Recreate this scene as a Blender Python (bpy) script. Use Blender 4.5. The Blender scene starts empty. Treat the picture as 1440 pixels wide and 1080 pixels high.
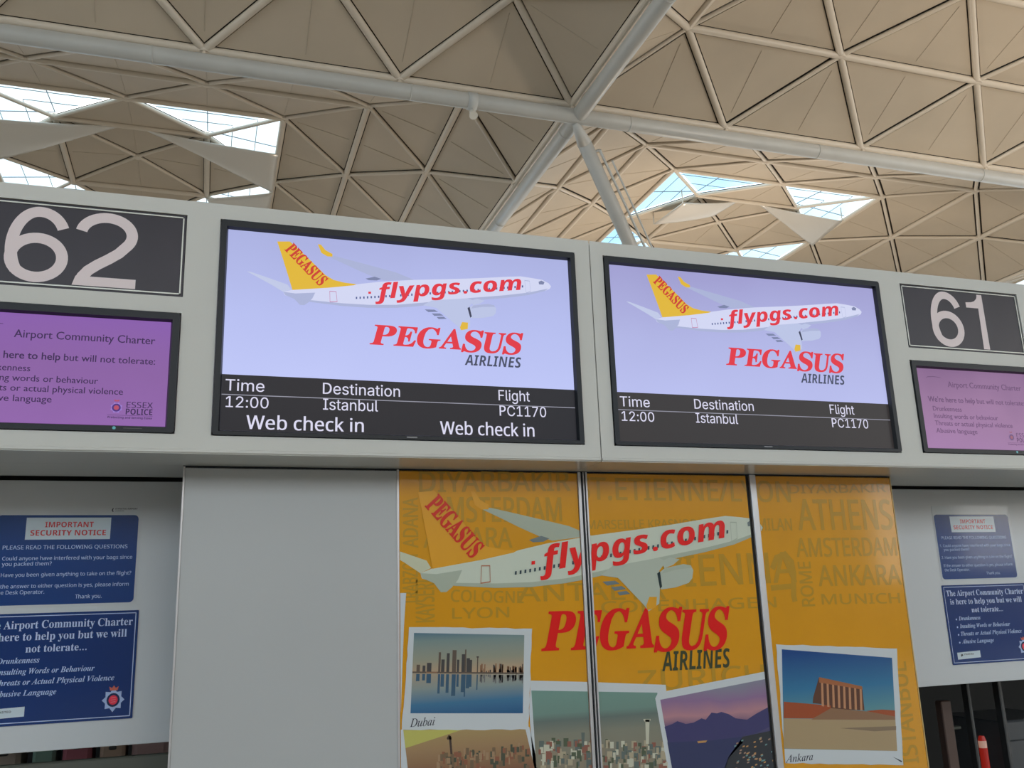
import bpy, bmesh, math, random, os
import numpy as np
from mathutils import Vector, Matrix
from mathutils.geometry import tessellate_polygon

S = bpy.context.scene
C = S.collection
EYE = 1.6                                   # camera height above the floor

# ------------------------------------------------------------------ camera
FPX, YAW, PITCH, ROLL = 1285.6, 0.3263, 0.2444, -0.0354
CAM = Vector((-0.0233, -2.4876, EYE))
_cy, _sy, _cp, _sp = math.cos(YAW), math.sin(YAW), math.cos(PITCH), math.sin(PITCH)
FWD = Vector((_sy * _cp, _cy * _cp, _sp))
_r = Vector((_cy, -_sy, 0)); _u = _r.cross(FWD)
RT = _r * math.cos(ROLL) + _u * math.sin(ROLL)
UP = -_r * math.sin(ROLL) + _u * math.cos(ROLL)
cd = bpy.data.cameras.new('camera'); co = bpy.data.objects.new('camera', cd); C.objects.link(co)
cd.sensor_width = 36; cd.lens = FPX / 1440 * 36; cd.clip_end = 500; cd.clip_start = 0.05
co.matrix_world = Matrix(((RT.x, UP.x, -FWD.x, CAM.x), (RT.y, UP.y, -FWD.y, CAM.y), (RT.z, UP.z, -FWD.z, CAM.z), (0, 0, 0, 1)))
S.camera = co

# ------------------------------------------------------------------ world, light, exposure
S.view_settings.view_transform = 'Standard'; S.view_settings.look = 'None'
S.view_settings.exposure = 0.0; S.view_settings.gamma = 1.0; S.view_settings.use_curve_mapping = False
W = bpy.data.worlds.new('sky'); S.world = W; W.use_nodes = True
wn = W.node_tree; wn.nodes.clear()
def wnode(t): return wn.nodes.new(t)
tc = wnode('ShaderNodeTexCoord'); nz = wnode('ShaderNodeTexNoise'); cr = wnode('ShaderNodeValToRGB')
bg = wnode('ShaderNodeBackground'); wo = wnode('ShaderNodeOutputWorld')
nz.inputs['Scale'].default_value = 3.2; nz.inputs['Detail'].default_value = 4
cr.color_ramp.elements[0].position = .40; cr.color_ramp.elements[0].color = (0.42, 0.66, 0.88, 1)
cr.color_ramp.elements[1].position = .56; cr.color_ramp.elements[1].color = (1.0, 0.97, 0.915, 1)
wn.links.new(tc.outputs['Generated'], nz.inputs['Vector']); wn.links.new(nz.outputs['Fac'], cr.inputs['Fac'])
wn.links.new(cr.outputs['Color'], bg.inputs['Color']); wn.links.new(bg.outputs[0], wo.inputs[0])
SKY = 3.05
bg.inputs['Strength'].default_value = SKY

def area(name, loc, aim, size, power, col):
    l = bpy.data.lights.new(name, 'AREA'); l.shape = 'SQUARE'; l.size = size; l.energy = power; l.color = col
    o = bpy.data.objects.new(name, l); C.objects.link(o); o.location = loc
    o.rotation_euler = (Vector(aim) - Vector(loc)).to_track_quat('-Z', 'Y').to_euler(); return o
# after the hall's column-head uplighters; lamps without fixtures, added to brighten the domes
area('uplight_fill', (14.5, 20.5, 5.2), (12.0, 18.9, 12), 1.2, 500, (1, .86, .72))
area('uplight_fill', (19, 0, 5.2), (20.0, 8.0, 13), 1.6, 800, (1, .86, .72))  # not on a column; added to brighten the near dome towards the right

def at(x, y, Y=0.0):
    """photograph pixel (1440x1080) -> (X, Z) on the vertical plane Y"""
    d = RT * ((x - 720) / FPX) - UP * ((y - 540) / FPX) + FWD
    t = (Y + 2.4876) / d.y
    return (-0.0233 + d.x * t, EYE + d.z * t)

# ------------------------------------------------------------------ materials
def s2l(v):
    v = v / 255.0
    return v / 12.92 if v <= .04045 else ((v + .055) / 1.055) ** 2.4
def rgb(*c): return tuple(s2l(v) for v in c)
_m = {}
def mat(name, col, rough=.5, metal=0.0, emit=None, noise=0.0, nscale=8, bump=0.0, coat=0.0, spec=.5):
    if name in _m: return _m[name]
    m = bpy.data.materials.new(name); m.use_nodes = True; nt = m.node_tree; b = nt.nodes['Principled BSDF']
    b.inputs['Base Color'].default_value = (*col, 1); b.inputs['Roughness'].default_value = rough
    b.inputs['Metallic'].default_value = metal; b.inputs['Coat Weight'].default_value = coat
    b.inputs['Coat Roughness'].default_value = .08; b.inputs['Specular IOR Level'].default_value = spec
    if emit: b.inputs['Emission Color'].default_value = (*emit, 1); b.inputs['Emission Strength'].default_value = 1
    if noise or bump:
        tx = nt.nodes.new('ShaderNodeTexCoord'); n = nt.nodes.new('ShaderNodeTexNoise')
        n.inputs['Scale'].default_value = nscale; n.inputs['Detail'].default_value = 5
        nt.links.new(tx.outputs['Object'], n.inputs['Vector'])
        if noise:
            mr = nt.nodes.new('ShaderNodeMapRange'); mr.inputs['To Min'].default_value = 1 - noise; mr.inputs['To Max'].default_value = 1 + noise
            mr.inputs['From Min'].default_value = .3; mr.inputs['From Max'].default_value = .7
            mx = nt.nodes.new('ShaderNodeVectorMath'); mx.operation = 'SCALE'; mx.inputs[0].default_value = col
            nt.links.new(n.outputs['Fac'], mr.inputs['Value']); nt.links.new(mr.outputs[0], mx.inputs['Scale'])
            nt.links.new(mx.outputs[0], b.inputs['Base Color'])
        if bump:
            bp = nt.nodes.new('ShaderNodeBump'); bp.inputs['Strength'].default_value = bump; bp.inputs['Distance'].default_value = .01
            nt.links.new(n.outputs['Fac'], bp.inputs['Height']); nt.links.new(bp.outputs[0], b.inputs['Normal'])
    _m[name] = m; return m

KL = 0.46      # light reaching the lower boards: photographed colour / KL = print colour
def ink(name, r, g, b, rough=.25):
    c = [min(.95, v / KL) for v in rgb(r, g, b)]
    return mat(name, c, rough, coat=.8, spec=.25)
def glow(name, r, g, b):                    # a lit picture element of a display
    return mat(name, (.01, .01, .012), .3, emit=rgb(r, g, b), spec=.2)
def ramp_mat(name, stops, axis='Z', lo=0, hi=1, lit=False, noise=0.0, nscale=10):
    """flat print or screen whose colour runs along one local axis between lo and hi"""
    if name in _m: return _m[name]
    m = bpy.data.materials.new(name); m.use_nodes = True; nt = m.node_tree; b = nt.nodes['Principled BSDF']
    tx = nt.nodes.new('ShaderNodeTexCoord'); sp = nt.nodes.new('ShaderNodeSeparateXYZ'); mr = nt.nodes.new('ShaderNodeMapRange'); rp = nt.nodes.new('ShaderNodeValToRGB')
    nt.links.new(tx.outputs['Object'], sp.inputs[0]); nt.links.new(sp.outputs[axis], mr.inputs['Value'])
    mr.inputs['From Min'].default_value = lo; mr.inputs['From Max'].default_value = hi
    src = mr.outputs[0]
    if noise:
        n = nt.nodes.new('ShaderNodeTexNoise'); n.inputs['Scale'].default_value = nscale
        nt.links.new(tx.outputs['Object'], n.inputs['Vector'])
        ad = nt.nodes.new('ShaderNodeMath'); ad.operation = 'MULTIPLY_ADD'; ad.inputs[1].default_value = noise
        sb = nt.nodes.new('ShaderNodeMath'); sb.operation = 'SUBTRACT'; sb.inputs[1].default_value = .5
        nt.links.new(n.outputs['Fac'], sb.inputs[0]); nt.links.new(sb.outputs[0], ad.inputs[0]); nt.links.new(src, ad.inputs[2]); src = ad.outputs[0]
    nt.links.new(src, rp.inputs['Fac'])
    el = rp.color_ramp.elements
    while len(el) > 1: el.remove(el[-1])
    for i, (p, c) in enumerate(stops):
        c = rgb(*c) if lit else tuple(min(.95, v / KL) for v in rgb(*c))
        e = el[0] if i == 0 else el.new(p)
        e.position = p; e.color = (*c, 1)
    if lit:
        b.inputs['Base Color'].default_value = (.01, .01, .012, 1); b.inputs['Specular IOR Level'].default_value = .2
        nt.links.new(rp.outputs[0], b.inputs['Emission Color']); b.inputs['Emission Strength'].default_value = 1
        b.inputs['Roughness'].default_value = .3
    else:
        nt.links.new(rp.outputs[0], b.inputs['Base Color']); b.inputs['Roughness'].default_value = .25; b.inputs['Specular IOR Level'].default_value = .25; b.inputs['Coat Weight'].default_value = .8
        b.inputs['Coat Roughness'].default_value = .08
    _m[name] = m; return m

CEILC = (.57, .48, .365)
m_panel = mat('perforated ceiling metal', CEILC, .55, noise=.05, nscale=.7)
m_panelb = mat('perforated ceiling metal seam', tuple(v * .92 for v in CEILC), .55)
m_back = mat('dark roof void', (.035, .028, .02), .9)
m_tube = mat('painted lattice tube', (.70, .615, .50), .4)
m_beam = mat('grey painted steel', (.52, .51, .47), .38, noise=.04, nscale=2)
m_fascia = mat('pale grey laminate', (.66, .65, .60), .42, noise=.02, nscale=3)
m_joint = mat('joint shadow', (.12, .12, .11), .8)
m_soffit = mat('satin grey steel', (.62, .63, .58), .25, coat=.4)
m_white = mat('white laminate', (.50, .51, .505), .35, noise=.02, nscale=2, coat=.1)
m_board = mat('white plastic board', (.66, .68, .69), .3, coat=.2)
m_yellow = mat('yellow printed film', tuple(v for v in (.78, .345, .006)), .25, noise=.05, nscale=4, coat=.9, spec=.2)
m_alu = mat('brushed aluminium', (.62, .60, .60), .35, metal=.6)
m_dark = mat('black groove', (.01, .01, .01), .7)
m_bezel = mat('charcoal plastic', (.014, .017, .022), .35, spec=.3)
m_bezel2 = mat('charcoal plastic lip', (.012, .014, .018), .4)
m_floor = mat('polished terrazzo', (.46, .43, .39), .35, noise=.1, nscale=1.5)
m_blackmetal = mat('black painted metal', (.012, .012, .013), .3)

# ------------------------------------------------------------------ helpers
def put(name, me, parent=None, m=None):
    o = bpy.data.objects.new(name, me); C.objects.link(o)
    if parent: o.parent = parent
    if m is not None and not me.materials:
        for q in (m if isinstance(m, (list, tuple)) else [m]): me.materials.append(q)
    return o
def tag(o, label=None, cat=None, group=None, kind=None):
    if label: o['label'] = label
    if cat: o['category'] = cat
    if group: o['group'] = group
    if kind: o['kind'] = kind
    return o
def empty(name, loc, label=None, cat=None, group=None, kind=None):
    o = bpy.data.objects.new(name, None); C.objects.link(o); o.location = loc; o.empty_display_size = .1
    return tag(o, label, cat, group, kind)
def mesh(name, vs, fs, mi=None):
    me = bpy.data.meshes.new(name); me.from_pydata(vs, [], fs)
    if mi: me.polygons.foreach_set('material_index', mi)
    me.update(); return me
class Geo:
    def __init__(s): s.v = []; s.f = []; s.mi = []
    def add(s, vs, fs, m=0):
        n = len(s.v); s.v += [tuple(v) for v in vs]; s.f += [tuple(i + n for i in f) for f in fs]; s.mi += [m] * len(fs); return s
    def box(s, x0, x1, y0, y1, z0, z1, m=0, bev=0.0):
        if bev:
            b = bev; vs = []; 
            for z, k in ((z0, b), (z0 + b, 0), (z1 - b, 0), (z1, b)):
                for (cx, cy, sx, sy) in ((x0, y0, 1, 1), (x1, y0, -1, 1), (x1, y1, -1, -1), (x0, y1, 1, -1)):
                    if sx * sy > 0: vs += [(cx + sx * k, cy + sy * (b + k), z), (cx + sx * (b + k), cy + sy * k, z)]
                    else: vs += [(cx + sx * (b + k), cy + sy * k, z), (cx + sx * k, cy + sy * (b + k), z)]
            fs = [tuple(range(7, -1, -1)), tuple(range(24, 32))]
            for L in range(3):
                for i in range(8): fs.append((L * 8 + i, L * 8 + (i + 1) % 8, L * 8 + 8 + (i + 1) % 8, L * 8 + 8 + i))
            return s.add(vs, fs, m)
        v = [(x, y, z) for z in (z0, z1) for y in (y0, y1) for x in (x0, x1)]
        return s.add(v, [(0, 2, 3, 1), (4, 5, 7, 6), (0, 1, 5, 4), (2, 6, 7, 3), (0, 4, 6, 2), (1, 3, 7, 5)], m)
    def tube(s, a, b, r, n=12, m=0, r2=None):
        a, b = Vector(a), Vector(b); d = (b - a).normalized(); q = d.to_track_quat('Z', 'Y')
        r2 = r if r2 is None else r2; vs = []
        for c, rr in ((a, r), (b, r2)):
            for i in range(n):
                t = 2 * math.pi * i / n; vs.append(c + q @ Vector((rr * math.cos(t), rr * math.sin(t), 0)))
        fs = [(i, (i + 1) % n, n + (i + 1) % n, n + i) for i in range(n)] + [tuple(range(n - 1, -1, -1)), tuple(range(n, 2 * n))]
        return s.add(vs, fs, m)
    def poly(s, pts, y, m=0):               # flat polygon in the XZ plane facing -Y
        t = tessellate_polygon([[Vector((p[0], p[1], 0)) for p in pts]])
        fs = []
        for a, b, c in t:
            A, B, D = pts[a], pts[b], pts[c]
            cr_ = (B[0] - A[0]) * (D[1] - A[1]) - (B[1] - A[1]) * (D[0] - A[0])
            fs.append((a, b, c) if cr_ > 0 else (a, c, b))
        return s.add([(p[0], y, p[1]) for p in pts], fs, m)
    def clip(s, x0=None, x1=None, z0=None, z1=None):
        bm = bmesh.new(); vs = [bm.verts.new(v) for v in s.v]
        for f, k in zip(s.f, s.mi):
            try: fc = bm.faces.new([vs[i] for i in f]); fc.material_index = k
            except ValueError: pass
        for co_, no in (((x0, 0, 0), (-1, 0, 0)), ((x1, 0, 0), (1, 0, 0)), ((0, 0, z0), (0, 0, -1)), ((0, 0, z1), (0, 0, 1))):
            if None in co_: continue
            bmesh.ops.bisect_plane(bm, geom=bm.verts[:] + bm.edges[:] + bm.faces[:], plane_co=co_, plane_no=no, clear_outer=True)
        g = Geo(); bm.verts.index_update()
        g.v = [tuple(v.co) for v in bm.verts]; g.f = [tuple(v.index for v in f.verts) for f in bm.faces]; g.mi = [f.material_index for f in bm.faces]
        bm.free(); return g
    def build(s, name, m, parent=None, smooth=False):
        me = mesh(name, s.v, s.f, s.mi); o = put(name, me, parent, m)
        if smooth: me.polygons.foreach_set('use_smooth', [len(f) == 4 for f in s.f])
        return o

# lettering: outlines from the fonts that come with Blender, turned into flat faces
FD = bpy.utils.system_resource('DATAFILES', path='fonts')
def _font(fn):
    try: return bpy.data.fonts.load(os.path.join(FD, fn))
    except Exception: return None
F_SANS, F_MATH = _font('Inter.woff2'), _font('NotoSansMath-Regular.woff2')
def _map(s, Uc, L):
    return ''.join(chr(Uc + ord(c) - 65) if 'A' <= c <= 'Z' else chr(L + ord(c) - 97) if 'a' <= c <= 'z' else c for c in s)
STY = {'sans': (F_SANS, lambda s: s), 'round': (None, lambda s: s),
       'serif': (F_MATH, lambda s: _map(s, 0x1D400, 0x1D41A)), 'serif_it': (F_MATH, lambda s: _map(s, 0x1D434, 0x1D44E).replace(chr(0x1D44E + 7), 'ℎ')),
       'bold': (F_MATH, lambda s: _map(s, 0x1D5D4, 0x1D5EE)), 'bold_it': (F_MATH, lambda s: _map(s, 0x1D63C, 0x1D656)),
       'serifb_it': (F_MATH, lambda s: _map(s, 0x1D468, 0x1D482)), 'math': (F_MATH, lambda s: _map(s, 0x1D5A0, 0x1D5BA))}
_cache = {}
def glyphs(s, sty, off=0.0):
    k = (s, sty)
    if k in _cache: return _cache[k]
    f, fn = STY[sty]
    if f is None and sty != 'round': fn = lambda q: q
    c = bpy.data.curves.new('t', 'FONT'); c.body = fn(s); c.size = 1; c.resolution_u = 3; 
    if f: c.font = f
    o = bpy.data.objects.new('t', c); C.objects.link(o)
    dg = bpy.context.evaluated_depsgraph_get(); me = bpy.data.meshes.new_from_object(o.evaluated_get(dg))
    v = np.array([tuple(q.co)[:2] for q in me.vertices]) if len(me.vertices) else np.zeros((1, 2))
    fs = [tuple(p.vertices) for p in me.polygons]
    bpy.data.objects.remove(o); bpy.data.meshes.remove(me); bpy.data.curves.remove(c)
    _cache[k] = (v, fs); return _cache[k]
def capheight(sty):
    v, _ = glyphs('H', sty); return v[:, 1].max()
def text(g, s, sty, a, b, cap, y, m=0, shear=0.0, off=0.0, tilt=False, yoff=None):
    """letter line: from point a (left, baseline) to b (right), capitals cap high; tilt follows a->b"""
    v, fs = glyphs(s, sty, off); v = v.copy(); ch = capheight(sty)
    v[:, 1] *= cap / ch; v[:, 0] += 0
    v[:, 0] -= v[:, 0].min()
    wd = v[:, 0].max()
    dx, dz = b[0] - a[0], b[1] - a[1]
    L = math.hypot(dx, dz) if tilt else dx
    sh = shear * cap
    v[:, 0] *= (L - sh) / wd
    v[:, 0] += shear * v[:, 1]
    c_, s_ = (dx / L, dz / L) if tilt else (1, 0)
    z0 = a[1] if tilt else (a[1] + b[1]) / 2
    D = [(0, 0)] if off <= 0 else [(0, 0), (-off, 0), (off, 0)] if off < .02 else [(0, 0), (-off, -off * .6), (off, -off * .6), (-off, off * .6), (off, off * .6)]
    for n_, (ox, oz) in enumerate(D):      # heavier strokes: the outline printed again a hair to each side
        P = [(a[0] + (x + ox * cap) * c_ - (z + oz * cap) * s_, y - n_ * .00002, z0 + (x + ox * cap) * s_ + (z + oz * cap) * c_) for x, z in v]
        g.add(P, fs, m)

X0_ = 6.68
# ================================================================== STRUCTURE
m_wall = mat('warm grey wall cladding', (.30, .28, .25), .6, noise=.1, nscale=.3)
WX0, WX1, WY0, WY1 = X0_ - 2 * 17.78, X0_ + 2 * 17.78, 12.92 - 2 * 17.78, 12.92 + 3 * 17.78
for nm, b in (('wall_front', (WX0, 21.2, WY0 - .2, WY0, 0, 5.5)), ('wall_front', (21.2, 22.8, WY0 - .2, WY0, 0, 2.2)), ('wall_front', (22.8, 25.4, WY0 - .2, WY0, 0, 5.5)), ('wall_front', (25.4, WX1, WY0 - .2, WY0, 0, 2.6)), ('wall_back', (WX0, WX1, WY1, WY1 + .2, 0, 4.5)), ('wall_left', (WX0 - .2, WX0, WY0, WY1, 0, 4.5)), ('wall_right', (WX1, WX1 + .2, WY0, WY1, 0, 3.0))):  # out of view; heights and gaps shaped for the light and glare on the fascia
    Geo().box(*b).build(nm, m_wall)['kind'] = 'structure'
fl = Geo().box(-60, 80, -55, 90, -.1, 0).build('floor', m_floor); tag(fl, 'pale polished concourse floor', None, None, 'structure')

# ---- roof: 18 m cloister-vault domes on a 3.56 m lattice
RH = 10 + EYE; X0, Y0, ST = 6.68, 12.92, 1.778
BAY = ST * 10
PROF = [0, .93, 1.5, 1.92, 2.15, 2.25]
def nd(ox, oy, i, j):
    k = min(i, 10 - i, j, 10 - j); return Vector((ox + ST * i, oy + ST * j, RH + PROF[k]))
def dome_edges():
    E = {}
    for i in range(11):
        for j in range(i % 2, 11, 2):
            for di in (1, -1):
                if 0 <= i + di <= 10 and j + 1 <= 10: E[((i, j), (i + di, j + 1))] = 'diag'
    for a in range(11):
        for b in range(11):
            if (a + b) % 2:
                if min(b, 10 - b) < min(a, 10 - a):
                    if 1 <= a <= 9: E[((a - 1, b), (a + 1, b))] = 'par'
                elif 1 <= b <= 9: E[((a, b - 1), (a, b + 1))] = 'par'
    return E
def dome_tris():
    T = []
    for a in range(11):
        for b in range(11):
            if (a + b) % 2:
                hor = min(b, 10 - b) < min(a, 10 - a)
                if hor:
                    for s in (-1, 1):
                        if 0 <= b + s <= 10: T.append(((a - 1, b), (a + 1, b), (a, b + s)))
                else:
                    for s in (-1, 1):
                        if 0 <= a + s <= 10: T.append(((a, b - 1), (a, b + 1), (a + s, b)))
    return T
GL = set()
for q in range(2):
    p = 3 + 2 * q
    for tri in (((p, 3), (p + 2, 3), (p + 1, 4)), ((p, 7), (p + 2, 7), (p + 1, 6)), ((3, p), (3, p + 2), (4, p + 1)), ((7, p), (7, p + 2), (6, p + 1))):
        GL.add(frozenset(tri))
DE, DT = dome_edges(), dome_tris()
def inset(P, d):
    a, b, c = P; la, lb, lc = (b - c).length, (c - a).length, (a - b).length; per = la + lb + lc
    ic = (a * la + b * lb + c * lc) / per; area_ = (b - a).cross(c - a).length / 2; r = 2 * area_ / per
    k = max(.1, (r - d) / r); return [ic + (p - ic) * k for p in P]
def tri_geo(g, P, th, m=0, up=0.0):
    n = (P[1] - P[0]).cross(P[2] - P[0]).normalized()
    if n.z < 0: n = -n
    lo = [p + n * up for p in P]; hi = [p + n * (up + th) for p in P]
    g.add(lo + hi, [(0, 1, 2), (3, 5, 4), (0, 3, 4, 1), (1, 4, 5, 2), (2, 5, 3, 0)], m)
unit = Geo().tube((0, 0, 0), (0, 0, 1), 1, 10)
um = mesh('strut', unit.v, unit.f, unit.mi); um.materials.append(m_tube); um.polygons.foreach_set('use_smooth', [len(f) == 4 for f in unit.f])
def strut(parent, org, a, b, r, name='strut'):
    d = b - a; o = bpy.data.objects.new(name, um); C.objects.link(o); o.parent = parent
    o.location = a - org; o.rotation_mode = 'QUATERNION'; o.rotation_quaternion = d.to_track_quat('Z', 'Y'); o.scale = (r, r, d.length); return o
# roof glass: tinted pane that lets about a third of the daylight through
mg = bpy.data.materials.new('tinted roof glass'); mg.use_nodes = True; nt = mg.node_tree; nt.nodes.clear()
tr = nt.nodes.new('ShaderNodeBsdfTransparent'); gl_ = nt.nodes.new('ShaderNodeBsdfGlossy'); mxs = nt.nodes.new('ShaderNodeMixShader'); ou = nt.nodes.new('ShaderNodeOutputMaterial')
tr.inputs[0].default_value = (.68, .75, .79, 1); gl_.inputs['Roughness'].default_value = .03; mxs.inputs[0].default_value = .06
nt.links.new(tr.outputs[0], mxs.inputs[1]); nt.links.new(gl_.outputs[0], mxs.inputs[2]); nt.links.new(mxs.outputs[0], ou.inputs[0])
m_bar = mat('glazing bar blue grey', (.25, .35, .42), .4)
m_spot = mat('lamp housing', (.55, .55, .52), .4)

def glaze(g_bar, P):
    # glazing bars over the pane
    a, b, c = P
    for t in (.33, .66):
        p = a.lerp(c, t); q = b.lerp(c, t); g_bar.tube(p + Vector((0, 0, .12)), q + Vector((0, 0, .12)), .010, 6)
    g_bar.tube(a.lerp(b, .5) + Vector((0, 0, .14)), c + Vector((0, 0, .14)), .012, 6)

SEEN = set()
def dome(ox, oy, label, thick):
    org = Vector((ox, oy, RH)); R = empty('ceiling', org, label, None, None, 'structure')
    bk = Geo()
    for T in DT:
        P = [nd(ox, oy, *t) - org for t in T]
        if frozenset(T) in GL:
            g = Geo(); tri_geo(g, inset(P, .04), .02, up=.10); pane = g.build('glass_pane', mg, R)
            gb = Geo(); glaze(gb, P); gb.build('glazing_bar', m_bar, pane)
        else:
            Q = inset(P, .095)
            g = Geo(); tri_geo(g, Q, .03, up=.015)
            # folded seam down the middle of the sheet
            lens = [((Q[i] - Q[(i + 1) % 3]).length, i) for i in range(3)]; i = max(lens)[1]
            mid = Q[i].lerp(Q[(i + 1) % 3], .5); ap = Q[(i + 2) % 3]; g.tube(mid.lerp(ap, .06) + Vector((0, 0, .012)), ap.lerp(mid, .12) + Vector((0, 0, .012)), .007, 4, 1)
            g.build('ceiling_panel', [m_panel, m_panelb], R)
            tri_geo(bk, P, .03, up=.05)
    bk.build('roof_backing', m_back, R)
    for (a, b), k in DE.items():
        A, B = nd(ox, oy, *a), nd(ox, oy, *b)
        key = tuple(round(v, 1) for v in (*A, *B))
        if key in SEEN: continue
        SEEN.add(key)
        r = .078 if k == 'par' else .05
        if k == 'diag' and thick(a, b): r = .074
        strut(R, org, A, B, r)
    g = Geo()
    for i in range(11):
        for j in range(i % 2, 11, 2):
            key = tuple(round(v, 1) for v in nd(ox, oy, i, j))
            if key in SEEN: continue
            SEEN.add(key)
            p = nd(ox, oy, i, j) - org; g.tube(p + Vector((0, 0, -.06)), p + Vector((0, 0, .06)), .10, 10)
    o = g.build('lattice_joint', m_tube, R, True); o['kind'] = 'stuff'
    return R
def far_dome(ox, oy):
    g = Geo(); org = Vector((ox, oy, RH))
    for T in DT:
        P = [nd(ox, oy, *t) - org for t in T]
        if frozenset(T) in GL: tri_geo(g, inset(P, .04), .02, 2, .1)
        else: tri_geo(g, inset(P, .09), .03, 0, .015)
    for (a, b), k in DE.items(): g.tube(nd(ox, oy, *a) - org, nd(ox, oy, *b) - org, .07, 6, 1)
    o = g.build('ceiling', [m_panel, m_tube, mg]); o.location = org
    tag(o, 'triangular-panelled ceiling dome farther along the hall', None, None, 'structure')

near_l = dome(X0 - BAY, Y0 - BAY, 'triangular-panelled ceiling dome above the left counters', lambda a, b: True)
near_r = dome(X0, Y0 - BAY, 'triangular-panelled ceiling dome above the right counters', lambda a, b: (b[0] - a[0]) * (b[1] - a[1]) > 0)
far_l = dome(X0 - BAY, Y0, 'triangular-panelled ceiling dome with rooflights behind the 62 counter', lambda a, b: False)
far_r = dome(X0, Y0, 'triangular-panelled ceiling dome with rooflights behind the 61 counter', lambda a, b: False)
for a in range(-2, 2):
    for b in range(-2, 3):
        if (a in (-1, 0)) and (b in (-1, 0)): continue
        far_dome(X0 + a * BAY, Y0 + b * BAY)

# ---- big round beams below the dome rims
ZB = 9.72 + EYE
def beam(p, q, label, extra):
    p, q = Vector(p), Vector(q); R = empty('roof_beam', p, label, 'beam')
    Geo().tube((0, 0, 0), q - p, .155, 32).build('tube', m_beam, R, True)
    d = (q - p).normalized()
    g = Geo()
    for k in range(0, int((q - p).length / (2 * ST)) + 1):
        c = d * (2 * ST * k + extra)
        Geo().tube(c + Vector((0, 0, .1)), c + Vector((0, 0, RH - ZB)), .035, 8).build('post', m_tube, R, True)
    for k in range(1, int((q - p).length / 4.6)):
        c = d * (4.6 * k)
        Geo().tube(c - d * .012, c + d * .012, .161, 32).build('joint_band', m_beam, R, True)
    return R
bx = beam((X0 - 2 * BAY, Y0 - .05, ZB), (X0 + 2 * BAY, Y0 - .05, ZB), 'thick grey roof beam running left to right across the whole picture', 0)
by = beam((X0 + .12, Y0 - BAY, ZB + .02), (X0 + .12, Y0 + BAY, ZB + .02), 'thick grey roof beam running away from the camera beneath the dome edge', 0)
# lamp clamped under the beam
g = Geo(); lx = 4.55; g.tube((0, 0, .0), (0, 0, -.10), .03, 10)
L = empty('spot_lamp', (lx, Y0 - .05, ZB - .15), 'small pale spot lamp clamped beneath the left-to-right roof beam', 'lamp')
g.build('bracket', m_spot, L, True); Geo().tube((0, -.02, -.09), (0, -.10, -.22), .055, 16, r2=.085).build('lamp_head', mat('cream lamp housing', (.8, .76, .66), .35), L, True)
Geo().tube((-.09, 0, .15), (.09, 0, .15), .175, 28).build('clamp', m_spot, L, True)
# column branch reaching up to the crossing of the beams
N = Vector((X0 + .05, Y0 - .02, ZB - .12)); Bt = Vector((13.9, 20.1, 4.3 + EYE))
R = empty('column_branch', Bt, 'sloping grey tubular branch rising to the crossing of the roof beams', 'column branch')
Geo().tube((0, 0, 0), (N - Bt) * .955, .175, 28, r2=.15).tube((N - Bt) * .955, (N - Bt), .15, 28, r2=.07).build('tube', m_beam, R, True)
Geo().tube((-.1, 0, -5.8), (-.1, 0, 0), .24, 28).build('column', m_beam, R, True)
sd = Vector((.34, -.24, .08))
Geo().tube(sd * 1.0, (N - Bt) * .93 + sd * .55, .03, 8).tube(sd * 1.35, (N - Bt) * .90 + sd * .9, .022, 8).build('tie_rod', mat('pale tie rod', (.6, .6, .56), .3), R, True)
Geo().tube((N - Bt) * .93 + sd * .55, (N - Bt) * .93, .03, 8).build('rod_bracket', m_beam, R)

# ---- reflectors slung under the rooflights
m_refl = mat('white reflector mesh', (.80, .76, .69), .3, metal=.35)
def sheet(ox, oy, corners, sag, label):
    P = []
    for i, j, dz in corners:
        i0, j0 = math.floor(i), math.floor(j); k = min(i, 10 - i, j, 10 - j); a = int(math.floor(k)); t = k - a
        P.append(Vector((ox + ST * i, oy + ST * j, RH + PROF[a] * (1 - t) + PROF[min(5, a + 1)] * t - dz)))
    n = 12; g = Geo(); V = []
    for a in range(n + 1):
        for b in range(n + 1):
            u, v = a / n, b / n
            p = P[0] * (1 - u) * (1 - v) + P[1] * u * (1 - v) + P[2] * u * v + P[3] * (1 - u) * v
            p = p + Vector((0, 0, -sag * 4 * u * (1 - u) * (.3 + .7 * math.sin(math.pi * v)))); V.append(p)
    c = sum(V, Vector()) / len(V)
    F = [(a * (n + 1) + b, (a + 1) * (n + 1) + b, (a + 1) * (n + 1) + b + 1, a * (n + 1) + b + 1) for a in range(n) for b in range(n)]
    R = empty('reflector', c, label, 'reflector')
    me = mesh('reflector_sheet', [p - c for p in V], F); me.polygons.foreach_set('use_smooth', [True] * len(F)); o = put('reflector_sheet', me, R, m_refl)
    md = o.modifiers.new('t', 'SOLIDIFY'); md.thickness = .02
    for k in (0, n, (n + 1) * n, (n + 1) ** 2 - 1):
        Geo().tube(V[k] - c, V[k] - c + Vector((0, 0, .45)), .02, 6).build('hanger', m_tube, R)
LX, LY = X0 - BAY, Y0
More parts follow.
